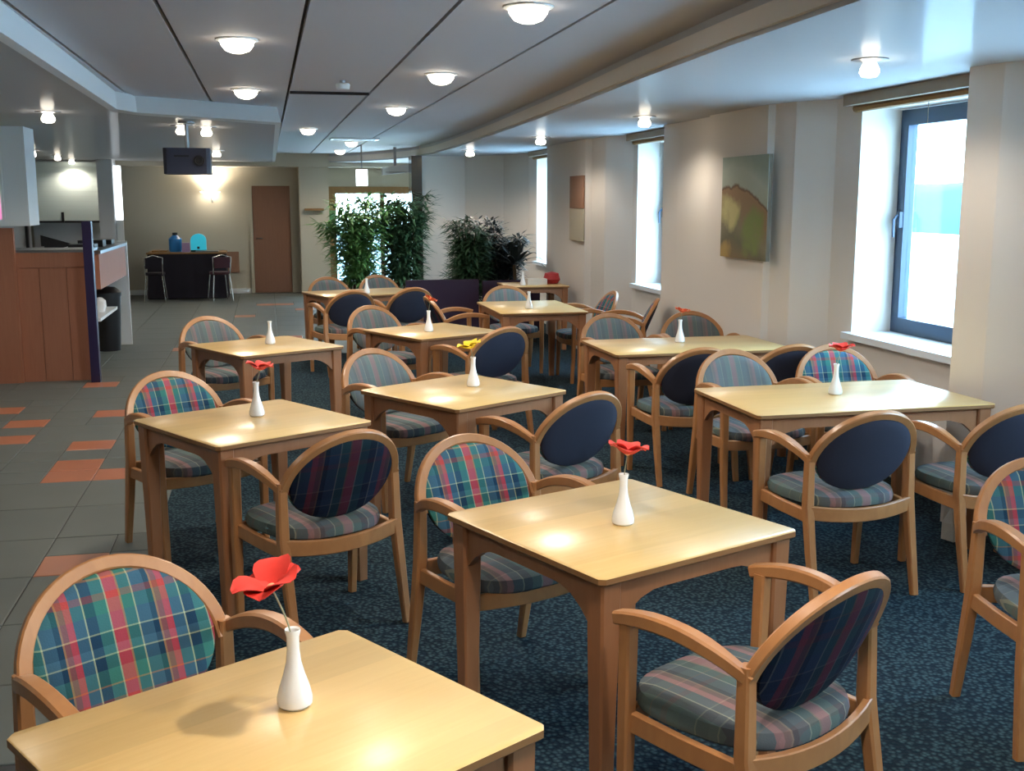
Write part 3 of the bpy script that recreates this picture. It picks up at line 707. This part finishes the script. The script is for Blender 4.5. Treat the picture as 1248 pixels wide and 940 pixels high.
tag(MB().box(-1.43, -1.30, 20.0, 20.12, .80, .96).build('carton', M['lilac'], smooth=False), 'lilac carton between the two blue containers', 'box')
tag(MB().box(-1.20, -.82, 19.9, 20.1, .80, .825).build('serving_tray', M['steel'], smooth=False), 'flat tray at the right end of the black table', 'tray')
tag(MB().box(-1.93, -1.68, 20.0, 20.3, .80, .83).build('wooden_tray', M['timber'], smooth=False), 'wooden tray at the left end of the black table', 'tray')
t = empty('wall_speaker', (-2.72, 20.6, 1.5)); tag(t, 'black speaker on a bracket at the left end of the far wall', 'speaker')
MB().box(-.02, .22, -.12, .1, 0, .14).build('body', M['black'], t, smooth=False); MB().box(-.04, .04, .1, .3, .05, .3).build('bracket', M['black'], t, smooth=False)
tag(MB().box(.68, 1.02, 20.28, 20.38, 1.50, 1.54).build('wall_shelf', M['timber'], smooth=False), 'narrow shelf on the wall left of the glazed opening', 'shelf')
t = empty('first_aid_box', (1.17, 20.78, 1.25)); tag(t, 'green and white box on the timber frame post', 'box')
MB().box(-.06, .09, -.05, .06, -.12, .25).build('body', M['green_box'], t, smooth=False); MB().box(-.10, -.06, -.05, .06, -.08, .2).build('side', M['white'], t, smooth=False)
t = empty('exit_sign', (1.43, 17.0, H2)); tag(t, 'small lit white sign hanging before the glazed opening', 'sign')
MB().box(-.01, .01, -.01, .01, -.36, 0).build('rod', M['steel'], t, smooth=False); MB().box(-.085, .085, -.02, .02, -.60, -.36).build('lit_panel', M['glow_cool'], t, smooth=False)
struct('trim_4', MB().prism([(2.18, 17.0), (2.34, 17.0), (2.34, 17.35), (2.18, 17.35)], 0, H1), M['mirror_dark'], label='dark glossy column beside the tall plant')
t = empty('air_conditioner', (2.0, 17.6, 2.12)); tag(t, 'white air conditioning unit high beside the dark column', 'air conditioner')
MB().loft([[(-.2, -.1, -.05), (.22, -.1, .0), (.22, -.1, .12), (-.2, -.1, .07)], [(-.2, .1, -.05), (.22, .1, .0), (.22, .1, .12), (-.2, .1, .07)]]).build('body', M['white'], t, smooth=False)
MB().box(-.16, .18, -.115, -.1, -.01, .0).build('grille', M['steel'], t, smooth=False)
MB().box(-.02, .02, -.02, .02, .08, .38).build('mount', M['steel'], t, smooth=False)
# projector hanging from the left soffit
t = empty('projector', (-.63, 10.0, H1)); tag(t, 'dark projector hanging from the ceiling over the walkway', 'projector')
MB().sweep([(0, 0, -.005), (0, 0, -.23)], .035, .035, (0, 1, 0), rnd=True).build('mount_pole', M['steel'], t)
MB().lathe([(.07, 0), (.07, -.015), (.02, -.02)], 18).build('ceiling_plate', M['steel'], t)
MB().loft([[(x, y, z) for x, y in ((-.19, -.14), (-.16, -.17), (.16, -.17), (.19, -.14), (.19, .17), (-.19, .17))] for z in (-.44, -.225)]).build('body', M['projector'], t, smooth=False)
o = MB().lathe([(.045, 0), (.045, .03), (.03, .03), (.028, .012), (.001, .01)], 18).build('lens', M['black'], t); o.location = (.1, -.17, -.33); o.rotation_euler = (PI/2, 0, 0)
MB().box(-.1, .02, -.173, -.169, -.30, -.285).build('grille', M['black'], t, smooth=False)

# ================================================================== PLANTS
def leaf_faces(mb, p, d, L, w, droop):
    d = Vector(d).normalized(); side = d.cross(Vector((0, 0, 1)))
    if side.length < .05: side = Vector((1, 0, 0))
    side.normalize(); p = Vector(p); m_ = p+d*L*.5+Vector((0, 0, -droop*.3)); e = p+d*L+Vector((0, 0, -droop))
    mb.add([p, m_-side*w/2, e, m_+side*w/2, m_+Vector((0, 0, w*.12))], [(0, 1, 4), (1, 2, 4), (2, 3, 4), (3, 0, 4)])
def bush(name, label, loc, H, R, nstem, nleaf, m, L=(.10, .18), planter=None, zmin=.3, w=.035):
    t = empty(name, loc); tag(t, label, 'plant')
    pm = MB(); pm.loft([[(x*k, y*k, z) for x, y in ((-1, -1), (1, -1), (1, 1), (-1, 1))] for k, z in ((.17, 0), (.21, .40), (.19, .40), (.19, .36))]); pm.build('planter', M['purple'], t, smooth=False)
    MB().box(-.185, .185, -.185, .185, .34, .362).build('soil', M['soil'], t, smooth=False)
    lm = MB()
    for i in range(nstem):
        a = 2*PI*i/nstem+random.uniform(-.3, .3); r0 = random.uniform(.02, .13); top = H*random.uniform(.72, 1.0); rr = R*random.uniform(.35, .95)
        p0 = (r0*math.cos(a), r0*math.sin(a), .35); p3 = (rr*math.cos(a), rr*math.sin(a), top)
        path = bez(p0, (p0[0], p0[1], .35+(top-.35)*.4), (rr*.6*math.cos(a), rr*.6*math.sin(a), .35+(top-.35)*.75), p3, 10)
        MB().sweep(path, [.018]*6+[.014, .012, .01, .008, .005], .012, (0, 1, 0), rnd=True).build('stem', M['bark'], t)
        for k in range(nleaf//nstem):
            u = random.uniform(.12, 1); j = min(9, int(u*10)); q = Vector(path[j]).lerp(Vector(path[j+1]), u*10-j if j < 9 else random.random())
            if q.z < zmin: continue
            ang = random.uniform(0, 2*PI); el = random.uniform(-.4, .7)
            off = Vector((math.cos(ang), math.sin(ang), 0))*random.uniform(.0, R*.62)*(1.15-u*.5)
            leaf_faces(lm, q+off*random.uniform(.4, 1), (math.cos(ang), math.sin(ang), el), random.uniform(*L), w*random.uniform(.7, 1.2), random.uniform(.0, .07))
    o = lm.build('foliage', m, t, smooth=False); o['kind'] = 'stuff'
    return t
bush('potted_bamboo', 'tall leafy green plant before the glazed opening, left of the pair', (1.27, 16.1, 0), 1.80, .50, 14, 5200, M['leaf'], L=(.12, .22), w=.042)
bush('potted_fig', 'tall leafy dark green plant against the dark column', (1.93, 16.3, 0), 1.80, .42, 14, 5200, M['leaf_dark'], L=(.12, .22), w=.042)
bush('potted_shrub', 'dark bushy plant in a purple planter before the pale wall', (2.44, 13.6, 0), 1.50, .34, 10, 3600, M['leaf_dark'], L=(.12, .20), zmin=.5)
bush('potted_shrub', 'blackish bushy plant beside the palm-like plant', (2.88, 13.95, 0), 1.46, .32, 10, 3200, M['leaf_black'], L=(.12, .19), zmin=.5)
t = empty('potted_yucca', (3.0, 13.5, 0)); tag(t, 'spiky dark plant with long strap leaves by the far narrow window', 'plant')
MB().lathe([(.001, 0), (.14, 0), (.17, .32), (.155, .32), (.15, .29), (.001, .29)], 20).build('planter', M['purple'], t)
MB().sweep([(0, 0, .28), (.01, 0, .6), (0, .01, .92)], .045, .045, (0, 1, 0), rnd=True).build('stem', M['bark'], t)
for i in range(24):
    a = i*2.4; el = .15+.055*i; L_ = .40
    d0 = Vector((math.cos(a)*math.cos(el), math.sin(a)*math.cos(el), math.sin(el)))
    p = bez((0, 0, .90), tuple(Vector((0, 0, .9))+d0*.15), tuple(Vector((0, 0, .9))+d0*.34), tuple(Vector((0, 0, .9))+d0*L_+Vector((0, 0, -.10))), 6)
    MB().sweep(p, [.03, .055, .066, .062, .05, .03, .004], .004, (0, 0, 1)).build('leaf', M['leaf_black'], t)
# purple planter wall under the plants
tag(MB().box(1.58, 2.45, 12.98, 13.04, .05, .76).build('screen_panel', M['purple'], smooth=False), 'low dark purple screen below the pale wall, before the plants', 'screen')
tag(MB().box(2.50, 3.2, 12.98, 13.04, .05, .74).build('screen_panel', M['purple'], smooth=False), 'low dark purple screen in front of the dark bushy plants', 'screen')
for o in list(C.objects):
    if o.name.startswith('screen_panel'):
        for x in (o.data.vertices[0].co.x+.1, o.data.vertices[1].co.x-.1):
            f = MB().box(x-.03, x+.03, o.data.vertices[0].co.y-.12, o.data.vertices[3].co.y+.12, 0, .05).build('foot', M['black'], o, smooth=False)
# things on the farthest table
tag(MB().box(2.9, 3.13, 12.35, 12.5, .7345, .80).build('white_box', M['paper'], smooth=False), 'flat white box on the farthest table', 'box')
tag(MB().lathe([(.001, 0), (.07, 0), (.10, .05), (.08, .12), (.001, .14)], 16).build('red_bag', M['red_plastic'], loc=(3.22, 12.5, .7345)), 'red bundle at the wall end of the farthest table', 'bag')
# paper bag by the window table
t = empty('paper_bag', (3.36, 4.80, .004), .3); t.scale = (.75, .75, .75); tag(t, 'crumpled white paper bag on the carpet under the window table', 'bag')
MB().loft([[(-.09, -.05, 0), (.09, -.05, 0), (.09, .05, 0), (-.09, .05, 0)], [(-.1, -.05, .12), (.085, -.045, .12), (.09, .055, .12), (-.09, .05, .12)], [(-.085, -.02, .24), (.1, -.015, .22), (.095, .03, .225), (-.09, .03, .235)]]).build('body', M['paper'], t, smooth=False)

# ================================================================== SERVERY ON THE LEFT
t = empty('servery_counter', (-1.65, 11.05, 0)); tag(t, 'cherry wood panelled servery counter on the left', 'counter')
MB().box(-1.6, -.02, .02, .5, 0, 1.20).build('body', M['servery'], t, smooth=False)
for a, b in ((-.62, -.43), (-.43, -.19), (-.19, .02)): MB().box(a+.003, b-.003, 0, .02, .0, 1.07).build('panel', M['servery'], t, smooth=False)
MB().box(-.62, .02, -.006, .02, 1.075, 1.21).build('top_rail', M['servery'], t, smooth=False)
MB().box(-1.6, .02, .0, .55, 1.21, 1.235).build('worktop', M['steel'], t, smooth=False)
MB().box(-1.6, -.62, -.06, .0, 0, 1.44).build('pier_panel', M['servery'], t, smooth=False)
tag(MB().box(-1.655, -1.575, 10.88, 10.98, 0, 1.50).build('queue_post', M['dark_post'], smooth=False), 'tall dark purple post at the corner of the servery counter', 'post')
t = empty('side_counter', (-1.62, 12.6, 0)); tag(t, 'cherry wood side counter with white end panel behind the dark post', 'counter')
MB().box(-.45, 0, -1.0, 1.10, .82, 1.17).build('drawer_box', M['servery'], t, smooth=False)
MB().box(-.47, .02, -1.02, 1.12, 1.17, 1.20).build('worktop', M['steel'], t, smooth=False)
MB().box(-.47, .02, 1.12, 1.16, 0, 1.22).build('end_panel', M['white'], t, smooth=False)
MB().box(-.45, -.42, -1.0, 1.12, 0, .82).build('back_panel', M['notice_pale'], t, smooth=False)
MB().box(-.42, -.02, -1.0, .3, .50, .53).build('shelf', M['white'], t, smooth=False)
tag(MB().lathe([(.001, 0), (.05, 0), (.07, .06), (.065, .12), (.03, .15), (.001, .155)], 16).build('serving_bowl', M['vase'], loc=(-1.74, 12.3, .53)), 'white round pot on the shelf of the side counter', 'pot')
t = empty('waste_bin', (-1.80, 13.25, 0)); tag(t, 'black bin under the side counter', 'bin')
MB().lathe([(.001, 0), (.13, 0), (.16, .62), (.001, .62)], 18).build('body', M['black'], t); MB().lathe([(.17, .62), (.17, .66), (.10, .72), (.001, .73)], 18).build('lid', M['black'], t)
for i, (yy, hh) in enumerate(((11.9, .05), (12.5, .07), (13.2, .05))):
    tag(MB().box(-1.95, -1.70, yy, yy+.25, 1.202, 1.202+hh).build('cutlery_tray', M['black'], smooth=False), ['black tray on the side counter nearest the post', 'black tray in the middle of the side counter', 'black tray at the white end panel of the side counter'][i], 'tray', 'trays on the side counter')
# hanging bulkhead with a lit menu screen at the far left
struct('trim_5', MB().box(-3.4, -2.11, 10.95, 11.4, 1.46, H1), M['white'], label='white bulkhead above the servery at the left edge')
def screen_mat():
    m = bpy.data.materials.new('menu_screen'); m.use_nodes = True; n = m.node_tree; b = n.nodes['Principled BSDF']
    t = n.nodes.new('ShaderNodeTexCoord'); s = n.nodes.new('ShaderNodeSeparateXYZ'); n.links.new(t.outputs['Generated'], s.inputs[0])
    r = n.nodes.new('ShaderNodeValToRGB'); e = r.color_ramp.elements; e[0].color = (.9, .3, .6, 1); e[1].color = (.5, .9, .2, 1); e[0].position = .15; e[1].position = .55
    q = e.new(.38); q.color = (1, .7, .75, 1)
    n.links.new(s.outputs['Z'], r.inputs[0]); n.links.new(r.outputs[0], b.inputs['Emission Color']); b.inputs['Emission Strength'].default_value = 1.1; b.inputs['Base Color'].default_value = (0, 0, 0, 1); return m
t = empty('menu_screen', (-2.55, 10.93, 1.8)); tag(t, 'lit pink and green screen at the left edge on the white bulkhead', 'screen')
MB().box(-.30, .24, -.02, .0, -.30, .32).build('bezel', M['white'], t, smooth=False); MB().box(-.28, .215, -.024, -.021, -.28, .30).build('display', screen_mat(), t, smooth=False)
# kitchen behind
kw = MB(); kw.box(XL, -3.84, 19.8, 20.0, 0, H1); kw.box(-3.84, -2.68, 19.8, 20.0, 0, .85); kw.box(-2.68, -2.44, 19.5, 20.0, 0, H1); kw.box(-3.84, -2.68, 20.2, 20.3, .8, H1)
struct('wall_kitchen', kw, M['wall_light'], label='pale kitchen wall with the hatch')
t = empty('kitchen_hatch', (-3.26, 19.78, .85)); tag(t, 'white roller shutter half closed over the kitchen hatch', 'shutter')
for i in range(12): MB().box(-.57, .57, -.03, -.005, .50+i*.080, .50+i*.080+.077).build('slat', M['panel_white'], t, smooth=False)
MB().box(-.57, .57, -.045, 0, .465, .497).build('bottom_bar', M['black'], t, smooth=False)
MB().box(-.04, .0, -.08, -.046, .47, .64).build('handle', M['black'], t, smooth=False)
MB().box(-.615, -.575, -.10, 0, -.2, 1.0).build('guide', M['black'], t, smooth=False)
t = empty('menu_wedge', (-3.55, 19.55, 0)); tag(t, 'black wedge-shaped stand before the kitchen hatch', 'stand')
MB().loft([[(-.07, y, .94), (.52, y, .94), (-.07, y, 1.12)] for y in (0, .06)]).build('board', M['black'], t, smooth=False)
MB().box(-.02, .4, 0, .05, 0, .94).build('foot', M['black'], t, smooth=False)
t = empty('light_column', (-2.43, 19.7, 0)); tag(t, 'tall glowing light strip on the end of the kitchen wall', 'light')
MB().box(.0, .10, -.05, .05, 1.36, 2.25).build('lit_tube', M['glow_cool'], t, smooth=False); MB().box(.0, .10, -.06, .06, 0, 1.36).build('casing', M['white'], t, smooth=False)
# the world outside
struct('ground_outside', MB().box(4.5, 220, -120, 260, -4.1, -4.0), M['snow'])
hm = MB()
for j in range(2):
    pass
N = 60; v = []; f = []
for i in range(N+1):
    a = -30+i*5.0; hgt = 1.5+2.5*math.sin(i*.23)+1.2*math.sin(i*.61+1)
    for dx, z in ((0, -4), (6, hgt*.6+1), (16, hgt+2.5), (40, hgt+2), (60, -4)): v.append((110+dx, a*1.2, z))
for i in range(N):
    for k in range(4): f.append((i*5+k, i*5+k+1, (i+1)*5+k+1, (i+1)*5+k))
hm.add(v, f); o = struct('hills_outside', hm, M['hill'], label='hazy tree-covered hill beyond the window', smooth=True)
